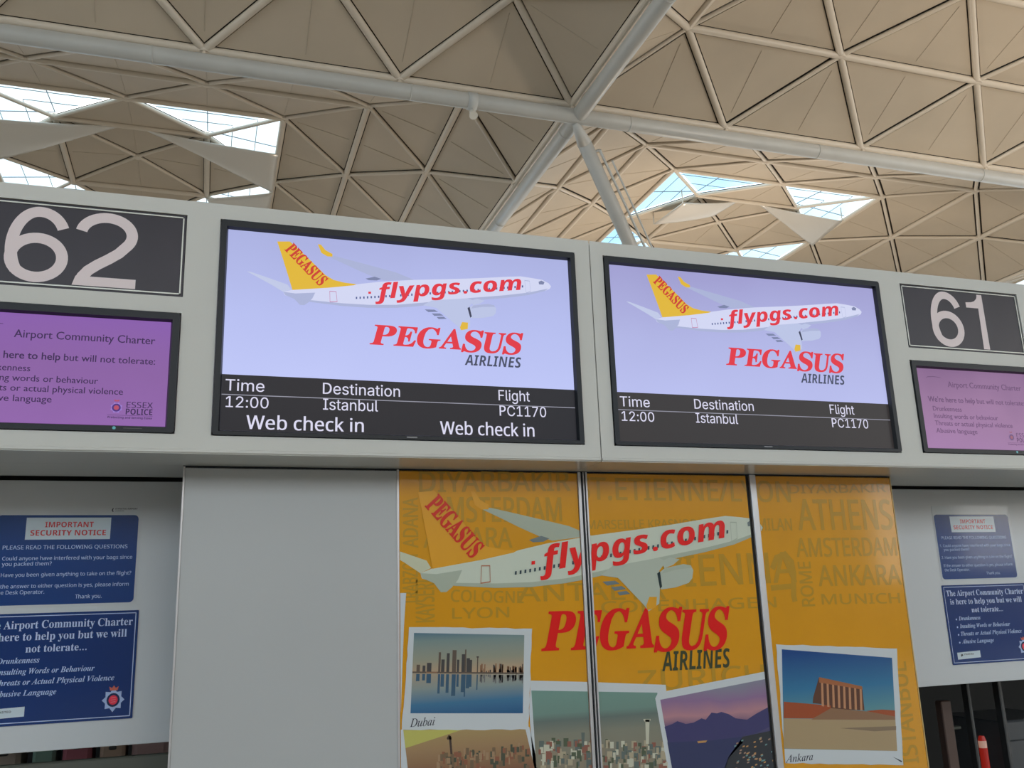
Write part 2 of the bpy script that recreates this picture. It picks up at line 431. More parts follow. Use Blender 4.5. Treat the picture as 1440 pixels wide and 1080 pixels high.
# dome index i counts from its left side
sheet(LX, LY, [(5.15, 4, .04), (7, 4, .05), (7, 5, .30), (6.0, 4.35, .30)], .10, 'curved white reflector under the rooflights nearest the beam in the dome behind 62')
sheet(LX, LY, [(4.85, 4, .04), (3.03, 4, .05), (3.05, 5, .30), (4.2, 4.3, .30)], .10, 'curved white reflector under the far left rooflight above the 62 sign')
sheet(LX, LY, [(6.0, 6, .10), (7, 5.2, .15), (7, 6.9, .1), (6.4, 7, .1)], .05, 'small white reflector low under the rooflight left of the dark ceiling sector')
sheet(X0, LY, [(5.2, 4, .04), (6.95, 4, .05), (6.95, 4.9, .25), (6.0, 4.35, .30)], .10, 'curved white reflector under the right rooflight of the dome behind 61')
sheet(X0, LY, [(4.8, 4, .04), (3.7, 4, .25), (3.5, 4.7, .40), (4.5, 4.35, .35)], .12, 'curved white reflector under the left rooflight of the dome behind 61')

# ================================================================== FASCIA
ZT, ZL = 1.137 + EYE, .434 + EYE
def plate(x0, x1, z0, z1, holes, y, depth):
    xs = sorted({x0, x1, *[h[0] for h in holes], *[h[1] for h in holes]}); zs = sorted({z0, z1, *[h[2] for h in holes], *[h[3] for h in holes]})
    g = Geo()
    for a, b in zip(xs, xs[1:]):
        for c, d in zip(zs, zs[1:]):
            mx_, mz = (a + b) / 2, (c + d) / 2
            if any(h[0] < mx_ < h[1] and h[2] < mz < h[3] for h in holes): continue
            g.add([(a, y, c), (b, y, c), (b, y, d), (a, y, d)], [(0, 1, 2, 3)])
    for a, b, c, d in holes:
        Y = y + depth
        g.add([(a, y, c), (b, y, c), (b, Y, c), (a, Y, c)], [(0, 1, 2, 3)]); g.add([(a, y, d), (b, y, d), (b, Y, d), (a, Y, d)], [(0, 3, 2, 1)])
        g.add([(a, y, c), (a, Y, c), (a, Y, d), (a, y, d)], [(0, 1, 2, 3)]); g.add([(b, y, c), (b, Y, c), (b, Y, d), (b, y, d)], [(0, 3, 2, 1)])
        g.add([(a, Y, c), (b, Y, c), (b, Y, d), (a, Y, d)], [(0, 1, 2, 3)])
    return g
Z = lambda z: z + EYE
TVZ = .493; TVX = (0.0, 1.1597); TW, TH = 1.02, .57375
bt, bs, bb = .0235, .0196, .0139
JX = 1.093
def fascia(x0, x1, holes, label):
    R = empty('fascia_panel', (x0, 0, ZL), label, 'fascia panel')
    g = plate(x0, x1, ZL, ZT, holes, 0, .02)
    g.v = [(v[0] - x0, v[1], v[2] - ZL) for v in g.v]; g.build('front_sheet', m_fascia, R)
    w, h = x1 - x0, ZT - ZL
    Geo().box(0, w, .021, .197, 0.0, h).build('casing', m_fascia, R)
    Geo().box(0, w, .001, .197, -.006, -.001).build('soffit_sheet', m_soffit, R)
    Geo().box(0, w, -.004, .012, -.004, .006, bev=.002).build('edge_strip', m_fascia, R)
    return R
h = .002
H1 = [(-bs - h, TW + bs + h, Z(TVZ - bb - h), Z(TVZ + TH + bt + h)), (-.650, -.1104 + .001, Z(.8557 - .001), Z(1.093 + .001)), (-.1126 - .552 - h, -.1126 + h, Z(.4809 - h), Z(.8072 + h))]
u2 = TVX[1]
H2 = [(u2 - bs - h, u2 + TW + bs + h, Z(TVZ - bb - h), Z(TVZ + TH + bt + h)), (2.2956 - .001, 2.833, Z(.8557 - .001), Z(1.093 + .001)), (2.292 - h, 2.292 + .552 + h, Z(.4809 - h), Z(.8072 + h))]
fascia(-1.9, JX - .0012, H1, 'pale grey fascia panel holding the 62 sign and the larger left flight display')
fascia(JX + .0012, 4.1, H2, 'pale grey fascia panel holding the 61 sign and the smaller right flight display')

# ---- flight displays
tvp = lambda x, y: (lambda q: (q[0], q[1] - Z(TVZ)))(at(290 + x / 2.618, 290 + y / 2.618, 0))
AIR = dict(
 tailfar=[(150,236),(165,238),(230,260),(300,285),(314,303),(285,312),(240,285)],
 fin=[(262,126),(308,126),(325,140),(385,196),(440,250),(470,268),(510,278),(556,284),(545,288),(450,297),(318,305),(303,255),(283,190)],
 body=[(285,312),(318,304),(450,296),(556,284),(640,275),(765,268),(900,265),(1000,262),(1100,257),(1160,255),(1200,261),(1240,268),(1264,281),(1273,292),(1268,301),(1250,309),(1190,324),(1100,335),(960,346),(850,358),(760,367),(700,371),(600,371),(500,364),(390,350),(330,338),(290,324)],
 belly=[(330,333),(390,343),(500,354),(600,360),(700,360),(800,352),(960,336),(1100,325),(1190,315),(1262,300),(1250,309),(1190,324),(1100,335),(960,346),(850,358),(760,367),(700,371),(600,371),(500,364),(390,350),(340,342)],
 stab=[(285,312),(330,318),(402,315),(392,336),(376,352),(362,361),(346,360),(325,338),(292,324)],
 wingtipfar=[(412,136),(424,138),(440,158),(466,172),(466,182),(447,181),(425,168)],
 wingfar=[(447,180),(466,178),(480,181),(600,213),(700,240),(768,268),(655,270),(620,258),(560,232),(500,204)],
 pylon=[(588,263),(622,256),(646,264),(630,270),(600,269)],
 wing=[(800,362),(832,344),(965,336),(990,346),(970,366),(974,402),(974,442),(944,457),(928,440),(880,398),(850,372)],
 flap1=[(806,377),(842,378),(856,386),(820,387)], flap2=[(832,392),(862,392),(876,400),(842,401)], flap3=[(850,405),(876,404),(888,412),(858,413)],
 tip=[(944,424),(966,426),(965,450),(940,454),(936,444)],
 engine=[(968,372),(985,362),(1040,357),(1062,362),(1070,374),(1068,392),(1058,402),(1020,409),(978,410),(970,400)],
 intake=[(964,372),(972,368),(980,404),(974,408)],
 enginetop=[(985,363),(1040,357),(1062,362),(1066,368),(1020,368),(978,374)],
 enginemount=[(975,345),(1000,338),(1028,345),(1010,356),(985,362)],
 cock=[(1226,276),(1236,271),(1248,277),(1244,286),(1228,285)],
 door=[(455,309),(480,311),(484,350),(456,351)], door2=[(1174,270),(1193,272),(1197,312),(1180,318)])
def ring(pts, w):
    c = (sum(p[0] for p in pts) / len(pts), sum(p[1] for p in pts) / len(pts)); out = []
    for i in range(len(pts)):
        a, b = pts[i], pts[(i + 1) % len(pts)]
        sh = lambda p: (c[0] + (p[0] - c[0]) * (1 - w), c[1] + (p[1] - c[1]) * (1 - w))
        out.append([a, b, sh(b), sh(a)])
    return out
def aircraft(T, y, mats, fin_a, fin_b, fin_cap, st=.0004):
    """flat picture of the airliner; T maps traced points to plane coordinates; returns Geo using slots of mats"""
    g = Geo(); k = {n: i for i, n in enumerate(mats)}
    L = [('tailfar', 'pale'), ('wingfar', 'mid'), ('pylon', 'slate'), ('wingtipfar', 'yellow'), ('body', 'white'), ('belly', 'mid'), ('fin', 'yellow'), ('stab', 'mid'),
         ('flap1', 'slate'), ('flap2', 'slate'), ('flap3', 'slate'), ('wing', 'light'), ('enginemount', 'light'), ('engine', 'light'), ('enginetop', 'mid'), ('intake', 'dark'), ('tip', 'yellow'), ('cock', 'slate')]
    for n, (sh, c) in enumerate(L): g.poly([T(*p) for p in AIR[sh]], y - st * (n + 1) * .5, k[c])
    yy = y - st * 11
    for r in ring(AIR['door'], .12): g.poly([T(*p) for p in r], yy, k['doorline'])
    for r in ring(AIR['door2'], .1): g.poly([T(*p) for p in r], yy, k['mid'])
    for i in range(46):                      # cabin windows
        t = i / 45; x = 552 + t * 612; y_ = 335 - 42 * t ** 1.15
        if 10 < i % 23 < 12: continue
        a = 3.2; g.poly([T(x, y_ - 4), T(x + a * 1.6, y_ - 4), T(x + a * 1.6, y_ + 4), T(x, y_ + 4)], yy, k['window'])
    text(g, 'flypgs.com', 'bold_it', T(624, 340), T(1168, 305), T(0 + 700, 285)[1] - T(700, 340)[1], yy - st, k['red'], .06, .012, True)
    g.poly([T(598, 312), T(608, 312), T(608, 320), T(598, 320)], yy, k['red'])
    text(g, 'PEGASUS', 'serif', T(*fin_a), T(*fin_b), fin_cap, yy - st, k['finred'], .0, .02, True)
    return g
E0 = {'pale': glow('s pale', 190, 198, 228), 'mid': glow('s mid', 168, 176, 212), 'slate': glow('s slate', 120, 128, 165), 'yellow': glow('s yellow', 222, 180, 46), 'white': glow('s white', 208, 212, 240),
      'light': glow('s light', 184, 193, 226), 'dark': glow('s dark', 50, 55, 80), 'doorline': glow('s door', 190, 120, 160), 'window': glow('s window', 70, 84, 140), 'red': glow('s red', 222, 42, 58), 'finred': glow('s fin red', 200, 52, 40)}
m_scr = ramp_mat('screen lavender', [(0, (190, 198, 246)), (.5, (180, 188, 238)), (1, (168, 174, 222))], 'Z', .09, .57, True, .5, 2.2)
m_scr2 = ramp_mat('screen lavender dim', [(0, (184, 190, 238)), (.5, (174, 178, 226)), (1, (158, 156, 206))], 'Z', .09, .57, True, .5, 2.2)
m_band = glow('screen charcoal', 26, 24, 30); m_band2 = glow('screen charcoal warm', 48, 43, 42)
m_stxt = glow('screen white text', 216, 214, 236); m_sline = glow('screen rule', 150, 150, 165); m_sgrey = glow('screen grey text', 62, 68, 92)

def bezel(R, x0, x1, z0, z1, wl, wr, wt, wb, rec=.010, fr=-.006):
    """frame with rounded outer corners, sloping in to the picture"""
    g = Geo(); o = []; n = 4; r = .008
    for cx, cz, a0 in ((x1 - r, z0 + r, -90), (x1 - r, z1 - r, 0), (x0 + r, z1 - r, 90), (x0 + r, z0 + r, 180)):
        for k in range(n + 1):
            t = math.radians(a0 + 90 * k / n); o.append((cx + r * math.cos(t), cz + r * math.sin(t)))
    def inn(e):
        i = []
        for cx, cz in ((x1 - wr + e, z0 + wb - e), (x1 - wr + e, z1 - wt + e), (x0 + wl - e, z1 - wt + e), (x0 + wl - e, z0 + wb - e)): i += [(cx, cz)] * (n + 1)
        return i
    rings = [([(p[0], .018, p[1]) for p in o]), ([(p[0], fr + .002, p[1]) for p in o]), [((p[0] * .985 + q[0] * .015), fr, (p[1] * .985 + q[1] * .015)) for p, q in zip(o, inn(0))],
             [(p[0], fr, p[1]) for p in inn(.004)], [(p[0], rec, p[1]) for p in inn(-.0005)]]
    m = len(o); V = [v for rg in rings for v in rg]; F = []; MI = []
    for a in range(4):
        for i in range(m): F.append((a * m + i, a * m + (i + 1) % m, (a + 1) * m + (i + 1) % m, (a + 1) * m + i)); MI.append(1 if a == 3 else 0)
    g.v, g.f, g.mi = V, F, MI
    return g.build('bezel', [m_bezel, m_bezel2], R)

def display(ox, label, scr, band, web):
    R = empty('flight_display', (ox, 0, Z(TVZ)), label, 'display')
    bezel(R, -bs, TW + bs, -bb, TH + bt, bs, bs, bt, bb)
    ps = Geo().add([(0, .0085, 0), (TW, .0085, 0), (TW, .0085, TH), (0, .0085, TH)], [(0, 1, 2, 3)]).build('screen', scr, R)
    BZ = .1545
    g = Geo().add([(0, .0080, 0), (TW, .0080, 0), (TW, .0080, BZ), (0, .0080, BZ)], [(0, 1, 2, 3)]); g.build('flight_information_band', band, R)
    tg = {}
    def row(s, x0, x1, zb, cap, sty='sans', off=0.0, key=None): text(tg.setdefault(key or s, Geo()), s, sty, (x0, zb), (x1, zb), cap, .0074, 0, off=off)
    row('Time', .010, .111, .1095, .0315, off=.005); row('D', .268, .2915, .1110, .0315, 'math', .012, 'dest'); row('estination', .2965, .484, .1110, .0315, off=.005, key='dest'); row('Flight', .778, .875, .1125, .0315, off=.005)
    row('12:00', .0125, .123, .0640, .0300, off=.005); row('Istanbul', .269, .421, .0660, .0315, off=.005); row('P', .780, .7985, .0665, .0305, 'math', .012, 'pc'); row('C1170', .8035, .925, .0665, .0305, off=.005, key='pc')
    if web:
        row('Web check in', .0675, .381, .006, .0375, 'math', .016, 'w1')
        row('Web check in', .600, .885, .0065, .0375, 'math', .016, 'w2')
    for q in tg.values(): q.build('flight_information_text', m_stxt, R)
    Geo().add([(.001, .0076, .0975), (TW - .001, .0076, .0975), (TW - .001, .0076, .0998), (.001, .0076, .0998)], [(0, 1, 2, 3)]).build('ruled_line', m_sline, R)
    names = list(E0)
    g = aircraft(lambda x, y: tvp(x, y), .0080, names, (289, 158), (418, 292), .034, .0002); g.build('aircraft_picture', [E0[n] for n in names], R)
    g = Geo(); logo(g, (.398, .262), (.866, .262), .0585, .0074)
    g.build('airline_wordmark', E0['red'], R)
    g = Geo(); text(g, 'AIRLINES', 'bold_it', (.677, .2150), (.853, .2150), .0320, .0074); g.build('airlines_word', m_sgrey, R)
    Geo().box(.50, .53, -.0068, -.0058, -.0095, -.006).build('maker_badge', mat('badge grey', (.25, .25, .27), .3), R)
    return R
def logo(g, a, b, cap, y, m=0, tilt=False):
    # heavy slanted capitals; the last letters step down a little, as on the sign
    wd = [.152, .138, .158, .150, .128, .152, .122]; x = 0; tot = sum(wd); k = (b[0] - a[0] - cap * .28) / tot
    sl = (b[1] - a[1]) / (b[0] - a[0])
    for ch, w_, dz, sc in zip('PEGASUS', wd, (0, 0, -.03, -.01, -.13, -.10, -.13), (1, 1, 1.05, 1.02, 1.13, 1.06, 1.13)):
        ov = 0
        za = a[1] + dz * cap * .8 + x * k * sl
        text(g, ch, 'serif', (a[0] + x * k - ov, za), (a[0] + (x + w_ * .95) * k + cap * .26 * sc, za), cap * sc, y - x * .0004, m, .26, .022)
        x += w_
display(TVX[0], 'larger-looking black-framed flight display with two Web check in lines', m_scr, m_band, True)
display(TVX[1], 'black-framed flight display without web check in lines, beside the 61 sign', m_scr2, m_band2, False)

# ---- charter monitors
def monitor(x0, z0, label, scr, ink_, dim):
    Wd, Hd = .552, .326
    R = empty('charter_monitor', (x0, 0, Z(z0)), label, 'monitor')
    bezel(R, 0, Wd, 0, Hd, .022, .023, .023, .018)
    Geo().add([(.021, .0085, .017), (Wd - .022, .0085, .017), (Wd - .022, .0085, Hd - .022), (.021, .0085, Hd - .022)], [(0, 1, 2, 3)]).build('screen', scr, R)
    y = .0080
    def ln(*a, **k): q = Geo(); k.setdefault('off', .012); text(q, *a, **k); q.build('charter_text', ink_, R)
    ln('Airport Community Charter', 'round', (.158, .239), (.492, .239), .0205, y)
    ln("We're here to help", 'round', (.062, .1835), (.268, .1835), .0185, y, off=.022)
    ln('but will not tolerate:', 'round', (.277, .1835), (.495, .1835), .0180, y)
    for s, r, z in (('Drunkenness', .202, .151), ('Insulting words or behaviour', .361, .125), ('Threats or actual physical violence', .422, .099), ('Abusive language', .257, .0725)):
        ln(s, 'round', (.077, z), (r, z), .0165, y)
    g = Geo(); text(g, 'ESSEX', 'math', (.433, .0655), (.496, .0655), .0155, y, off=.01); g.build('police_wordmark', ink_, R); g = Geo(); text(g, 'POLICE', 'bold', (.432, .0475), (.496, .0475), .0155, y)
    g.build('police_wordmark', ink_, R); g = Geo()
    g.poly([(.388, .0445), (.497, .0445), (.497, .0452), (.388, .0452)], y); text(g, 'Protecting and Serving Essex', 'bold', (.390, .0365), (.496, .0365), .0055, y)
    g.build('police_tagline', ink_, R); g = Geo()
    # swoosh mark at the top
    g.poly([(.063, .268), (.075, .274), (.10, .2755), (.131, .273), (.131, .2718), (.10, .2735), (.076, .272)], y)
    g.build('charter_swoosh', ink_, R)
    g = Geo(); c = (.409, .0645)
    ci = lambda r: [(c[0] + r * math.cos(t * math.pi / 12), c[1] + r * math.sin(t * math.pi / 12)) for t in range(24)]
    st_ = [(c[0] + (.0150 if t % 2 else .0118) * math.cos(t * math.pi / 8), c[1] + (.0150 if t % 2 else .0118) * math.sin(t * math.pi / 8)) for t in range(16)]
    g.poly(st_, .0079, 0); g.poly(ci(.0105), .0077, 1); g.poly(ci(.0062), .0075, 2); g.poly([(c[0] - .005, c[1] + .0165), (c[0] + .005, c[1] + .0165), (c[0] + .0065, c[1] + .0215), (c[0], c[1] + .0195), (c[0] - .0065, c[1] + .0215)], .0077, 2)
    g.build('police_crest', dim, R)
    Geo().tube((.408, -.0066, .0088), (.408, -.0058, .0088), .0042, 14).build('power_light', mat('teal indicator', (.02, .1, .12), .3, emit=(.05, .22, .25)), R)
    Geo().add([(.43, -.0063, .0080), (.475, -.0063, .0080), (.475, -.0063, .0095), (.43, -.0063, .0095)], [(0, 1, 2, 3)]).build('maker_lettering', mat('badge dim', (.09, .09, .09), .4), R)
    return R
m_p1 = ramp_mat('purple screen', [(0, (142, 96, 168)), (.5, (134, 90, 158)), (1, (132, 86, 168))], 'Z', 0, .32, True, .4, 6)
m_p2 = ramp_mat('purple screen faded', [(0, (158, 118, 164)), (.5, (150, 112, 152)), (1, (128, 92, 134))], 'Z', 0, .32, True, .8, 4)
monitor(-.1126 - .552, .4809, 'purple charter monitor with strong dark text below the 62 sign', m_p1, glow('purple ink', 48, 20, 72), [glow('cr a', 150, 118, 200), glow('cr b', 72, 34, 120), glow('cr c', 178, 70, 96)])
monitor(2.292, .4809, 'faded purple charter monitor below the 61 sign', m_p2, glow('purple ink faded', 96, 64, 104), [glow('cr d', 140, 110, 150), glow('cr e', 104, 72, 120), glow('cr f', 150, 90, 110)])

# ---- number signs
m_sign = mat('plum black acrylic', (.040, .033, .044), .3, noise=.08, nscale=6, spec=.35)
m_num = mat('pinkish white vinyl', (.86, .73, .73), .4)
m_trimline = mat('sign trim', (.62, .62, .56), .3, metal=.3)
def stroke(g, P, w, y, flat=True):
    """thick line through the points of P"""
    n = len(P); Lp, Rp = [], []; cl = math.dist(P[0], P[-1]) < 1e-6
    for i in range(n):
        a = Vector(P[i - 1 if i else (-2 if cl else 0)]); b = Vector(P[i + 1 if i < n - 1 else (1 if cl else n - 1)]); d = (b - a).normalized(); nn = Vector((-d.y, d.x)); p = Vector(P[i]); ww = w[i] if isinstance(w, list) else w
        Lp.append(p + nn * ww / 2); Rp.append(p - nn * ww / 2)
    for i in range(n - 1): g.add([(q.x, y, q.y) for q in (Rp[i], Rp[i + 1], Lp[i + 1], Lp[i])], [(0, 1, 2, 3)])
def arc(cx, cz, rx, rz, a0, a1, n=20): return [(cx + rx * math.cos(math.radians(a0 + (a1 - a0) * k / n)), cz + rz * math.sin(math.radians(a0 + (a1 - a0) * k / n))) for k in range(n + 1)]
def digit(g, d, x, z, w, h, y):
    t = .135 * h
    if d == '6':
        bx_, bz, rx, rz = w / 2, .325 * h, w / 2 - t / 2, .325 * h - t / 2
        stroke(g, [(x + a, z + b) for a, b in arc(bx_, bz, rx, rz, 0, 360, 40)], t, y)
        P = arc(bx_ + .01 * w, .60 * h, rx + .0 * w, .40 * h - t / 2, 22, 100, 14) + arc(bx_ , .46 * h, rx, .54 * h - t / 2, 102, 222, 30)
        stroke(g, [(x + a, z + b) for a, b in P], t, y - .0001)
    if d == '2':
        r = w / 2 - t / 2
        P = arc(w / 2 - .01 * w, .70 * h, r, .30 * h - t / 2, 172, -32, 28) + [(.70 * w, .46 * h), (.55 * w, .375 * h), (.38 * w, .29 * h), (.24 * w, .205 * h), (.155 * w, .12 * h), (.12 * w, .05 * h)]
        stroke(g, [(x + a, z + b) for a, b in P], t, y)
        g.poly([(x, z), (x + w, z), (x + w, z + t * .92), (x + .05 * w, z + t * .92)], y - .0001)
    if d == '1':
        g.poly([(x + w - t, z), (x + w, z), (x + w, z + h), (x + w - t * .82, z + h)], y)
        P = [(x + w - t * .75, z + h), (x + w - t * .95, z + .925 * h), (x + w - t * 1.35, z + .875 * h), (x + w - t * 1.9, z + .85 * h), (x + 0, z + .84 * h), (x, z + .745 * h), (x + w - t * .5, z + .745 * h), (x + w - t * .5, z + h)]
        g.poly(P, y - .0001)
def number_sign(x0, x1, digs, label):
    z0, z1 = .8557, 1.093
    R = empty('number_sign', (x0, 0, Z(z0)), label, 'sign'); w, hh = x1 - x0, z1 - z0
    Geo().box(0, w, .004, .014, 0, hh, bev=.001).build('sign_plate', m_sign, R)
    f = Geo(); e = .006; t = .0035
    for a, b, c, d in ((e, w - e, e, e + t), (e, w - e, hh - e - t, hh - e), (e, e + t, e, hh - e), (w - e - t, w - e, e, hh - e)): f.box(a, b, .0015, .004, c, d)
    f.build('trim_line', m_trimline, R)
    for d, x, wd in digs: 
        g = Geo(); digit(g, d, x, .013, wd, .210, .0034); g.build('numeral', m_num, R)
number_sign(-.6464, -.1104, (('6', .0985, .150), ('2', .262, .154)), 'dark check-in sign reading 62, above the strong purple monitor')
number_sign(2.2956, 2.832, (('6', .121, .143), ('1', .290, .080)), 'narrower-looking dark check-in sign reading 61, above the faded purple monitor')

# ================================================================== LOWER WALL
YP = .20; ZP = .4262 + EYE
FX = [(.519, 1.094), (1.126, 1.713), (1.750, 2.309)]
at2 = lambda x, y: at(x, y, YP)
wp = empty('wall_panel', (-.086, YP, 0), 'blank pale grey wall panel left of the yellow advertising panels', 'panel')
Geo().box(0, .603, 0, .03, 0.02, ZP, bev=.002).build('sheet', m_white, wp)
Geo().box(.598, .6045, -.002, .02, .02, ZP).build('edge_trim', m_alu, wp)
Geo().box(-.004, .001, -.003, .05, .02, ZP).build('edge_trim', m_alu, wp)

WORDS = []; g_air = None
olive = ink('olive print', 139, 104, 24); 
def rot_word(g, s, p0, p1, cap, y, flip=False, tilt=True, sty='math', off=.02): text(g, s, sty, at2(*p0), at2(*p1), cap, y, 0, 0, off, tilt)
yw = -.0006
W_ = [('DIYARBAKIR', (590, 692), (802, 690), .062), ('AMSTERDAM', (606, 734), (790, 733), .074), ('ST.ETIENNE/LYON', (812, 702), (1112, 706), .070), ('MILAN', (1066, 746), (1114, 746), .040),
      ('ATHENS', (1124, 745), (1256, 744), .103), ('AMSTERDAM', (1121, 783), (1262, 781), .062), ('ANKARA', (1152, 824), (1268, 822), .068), ('MUNICH', (1156, 850), (1266, 848), .034),
      ('DIYARBAKIR', (1110, 694), (1246, 692), .030), ('COLOGNE', (634, 846), (736, 848), .034), ('LYON', (636, 870), (716, 868), .030), ('COPENHAGEN', (846, 862), (1092, 854), .034), ('VIENNA', (930, 826), (1120, 818), .098),
      ('ANTALYA', (728, 846), (936, 842), .052), ('ZURICH', (898, 972), (1076, 962), .060), ('MARSEILLE KRASNODAR', (826, 744), (1000, 742), .028), ('ANKARA', (596, 770), (720, 770), .060)]
for n_, (s, a, b, cap) in enumerate(W_): q_ = Geo(); rot_word(q_, s, a, b, cap, yw - n_ * .00001); WORDS.append(q_)
for s, a, b, cap in (('KAYSERI', (611, 874), (612, 815), .055), ('ADANA', (588, 770), (588, 700), .045), ('TRABZON', (588, 850), (588, 780), .045), ('ROME', (1146, 852), (1140, 790), .050), ('LONDON', (1090, 858), (1084, 776), .0001), ('ISTANBUL', (1292, 1072), (1281, 930), .066)):
    v0, v1 = at2(*a), at2(*b); gg = Geo(); Ln = abs(v1[1] - v0[1]); text(gg, s, 'math', (0, 0), (Ln, 0), cap, yw, 0, 0, .02)
    if cap > .01: WORDS.append(Geo().add([(v0[0] - q[2], q[1], v0[1] + q[0]) for q in gg.v], gg.f))
gg = Geo(); stroke(gg, [at2(*p) for p in ((1086, 800), (1092, 784), (1104, 779), (1113, 790), (1116, 806), (1116, 838), (1118, 846))], .020, yw); stroke(gg, [at2(1084, 827), at2(1117, 824)], .018, yw - .0001); WORDS.append(gg)

# affine map: aircraft on the flight display -> larger aircraft on the panels
src = [(262,126),(318,304),(1272,292),(285,314),(1070,380),(945,455),(412,136),(765,268),(650,372)]
dst = [(590,688),(616,797),(1077,742),(603,806),(977,805),(925,860),(665,700),(815,747),(740,828)]
A = np.array([[*tvp(*p), 1] for p in src]); B = np.array([at2(*p) for p in dst]); AF = np.linalg.lstsq(A, B, rcond=None)[0]
def TP(x, y):
    q = tvp(x, y); r = np.array([q[0], q[1], 1]) @ AF; return (float(r[0]), float(r[1]))
PI = {'pale': ink('p pale', 150, 150, 128), 'mid': ink('p mid', 128, 134, 120), 'slate': ink('p slate', 84, 92, 92), 'yellow': ink('p yellow', 168, 118, 26), 'white': ink('p white', 152, 157, 144), 'light': ink('p light', 134, 140, 128),
      'dark': ink('p dark', 22, 34, 36), 'doorline': ink('p door', 136, 84, 60), 'window': ink('p window', 32, 48, 56), 'red': ink('p red', 180, 18, 16), 'finred': ink('p fin red', 158, 32, 20)}
pn = list(PI)
g_air = aircraft(TP, -.0009, pn, (284, 160), (426, 292), .056, .00022)
ink_red = ink('wordmark red', 168, 12, 10); ink_dk = ink('wordmark dark', 44, 48, 30)
g_logo = Geo(); a, b = at2(762, 915), at2(1032, 912); logo(g_logo, a, (b[0], b[1] + .012), .112, -.0012)
g_al = Geo(); text(g_al, 'AIRLINES', 'bold_it', at2(931, 943), at2(1028, 939), .058, -.0012)

# --- postcards: each returns list of (part name, Geo, materials)
random.seed(5)
card_w = ink('card white', 150, 154, 156)
def quad(p): return [at2(*q) for q in p]
def lerp2(Q, u, v):                          # Q: tl tr br bl (points), u right, v down
    tl, tr_, br, bl = Q
    return (tl[0] * (1 - u) * (1 - v) + tr_[0] * u * (1 - v) + br[0] * u * v + bl[0] * (1 - u) * v, tl[1] * (1 - u) * (1 - v) + tr_[1] * u * (1 - v) + br[1] * u * v + bl[1] * (1 - u) * v)
def torn(Q, n=14, amp=.0016):
    out = []
    for k in range(4):
        a, b = Q[k], Q[(k + 1) % 4]; dx, dz = b[0] - a[0], b[1] - a[1]; L = math.hypot(dx, dz)
        for i in range(n):
            t = i / n; o = random.uniform(-amp, amp) if i else 0; out.append((a[0] + dx * t - dz / L * o, a[1] + dz * t + dx / L * o))
    return out
def patch(g, Q, u0, v0, u1, v1, y, m): g.poly([lerp2(Q, u0, v0), lerp2(Q, u1, v0), lerp2(Q, u1, v1), lerp2(Q, u0, v1)], y, m)
cards = []
# Dubai skyline
Qo = quad([(575, 882), (748, 884), (743, 1026), (565, 1026)]); Qi = quad([(582, 890), (737, 893), (735, 1003), (577, 1003)])
zs = [q[1] for q in Qi]
sky_d = ramp_mat('print dusk sky', [(0, (140, 116, 92)), (.35, (112, 112, 98)), (.8, (92, 106, 104)), (1, (60, 86, 100))], 'Z', lerp2(Qi, .5, .5)[1], max(zs))
sea_d = ramp_mat('print blue water', [(0, (22, 62, 96)), (.35, (44, 84, 112)), (.7, (100, 110, 108)), (1, (124, 114, 98))], 'Z', min(zs), lerp2(Qi, .5, .5)[1])
g = Geo(); g.poly(torn(Qo), -.0016, 0); hz = .505
g.poly([lerp2(Qi, 0, 0), lerp2(Qi, 1, 0), lerp2(Qi, 1, hz), lerp2(Qi, 0, hz)], -.0018, 1); g.poly([lerp2(Qi, 0, hz), lerp2(Qi, 1, hz), lerp2(Qi, 1, 1), lerp2(Qi, 0, 1)], -.0018, 2)
tw = [(.05, .40, .03), (.10, .41, .025), (.145, .375, .04), (.235, .24, .02), (.265, .33, .03), (.31, .25, .026), (.365, .21, .036), (.40, .33, .02), (.445, .26, .028), (.465, .20, .012), (.49, .31, .03), (.515, .33, .02), (.575, .29, .010), (.575, .285, .022)]
for i, (u, v, w_) in enumerate(tw):
    patch(g, Qi, u - w_ / 2, v if i != 13 else .285, u + w_ / 2, hz if i != 13 else .30, -.0020, 3 if i % 3 else 4)
    patch(g, Qi, u - w_ / 2, hz + .01, u + w_ / 2, hz + (hz - v) * .95, -.0020, 5 if i < 13 else 5) if i != 13 else None
for i in range(44):
    u = .60 + .39 * random.random(); w_ = random.uniform(.006, .016); v = random.uniform(.37, .47); patch(g, Qi, u - w_ / 2, v, u + w_ / 2, hz, -.0021, 3 if i % 2 else 6); patch(g, Qi, u - w_ / 2, hz + .01, u + w_ / 2, hz + (hz - v) * .9, -.0021, 7)
patch(g, Qi, 0, .485, 1, .505, -.0022, 4); patch(g, Qi, .12, .488, .22, .503, -.0023, 6)
cards.append(('postcard', g, [card_w, sky_d, sea_d, ink('d1', 52, 50, 50), ink('d2', 72, 62, 54), ink('d3', 42, 66, 84), ink('d4', 108, 80, 60), ink('d5', 84, 84, 84)]))
g = Geo(); text(g, 'Dubai', 'serif_it', at2(576, 1021), at2(612, 1021), .022, -.0022, 0, .1, .008); cards.append(('postcard_caption', g, [ink('caption', 40, 42, 50)]))
# torn white edge at the far left
g = Geo(); g.poly([at2(561, 834), at2(571, 834), at2(568, 880), at2(566, 930), at2(564, 990), at2(562, 1032), at2(561, 1032)], -.0014, 0); cards.append(('torn_paper_edge', g, [card_w]))
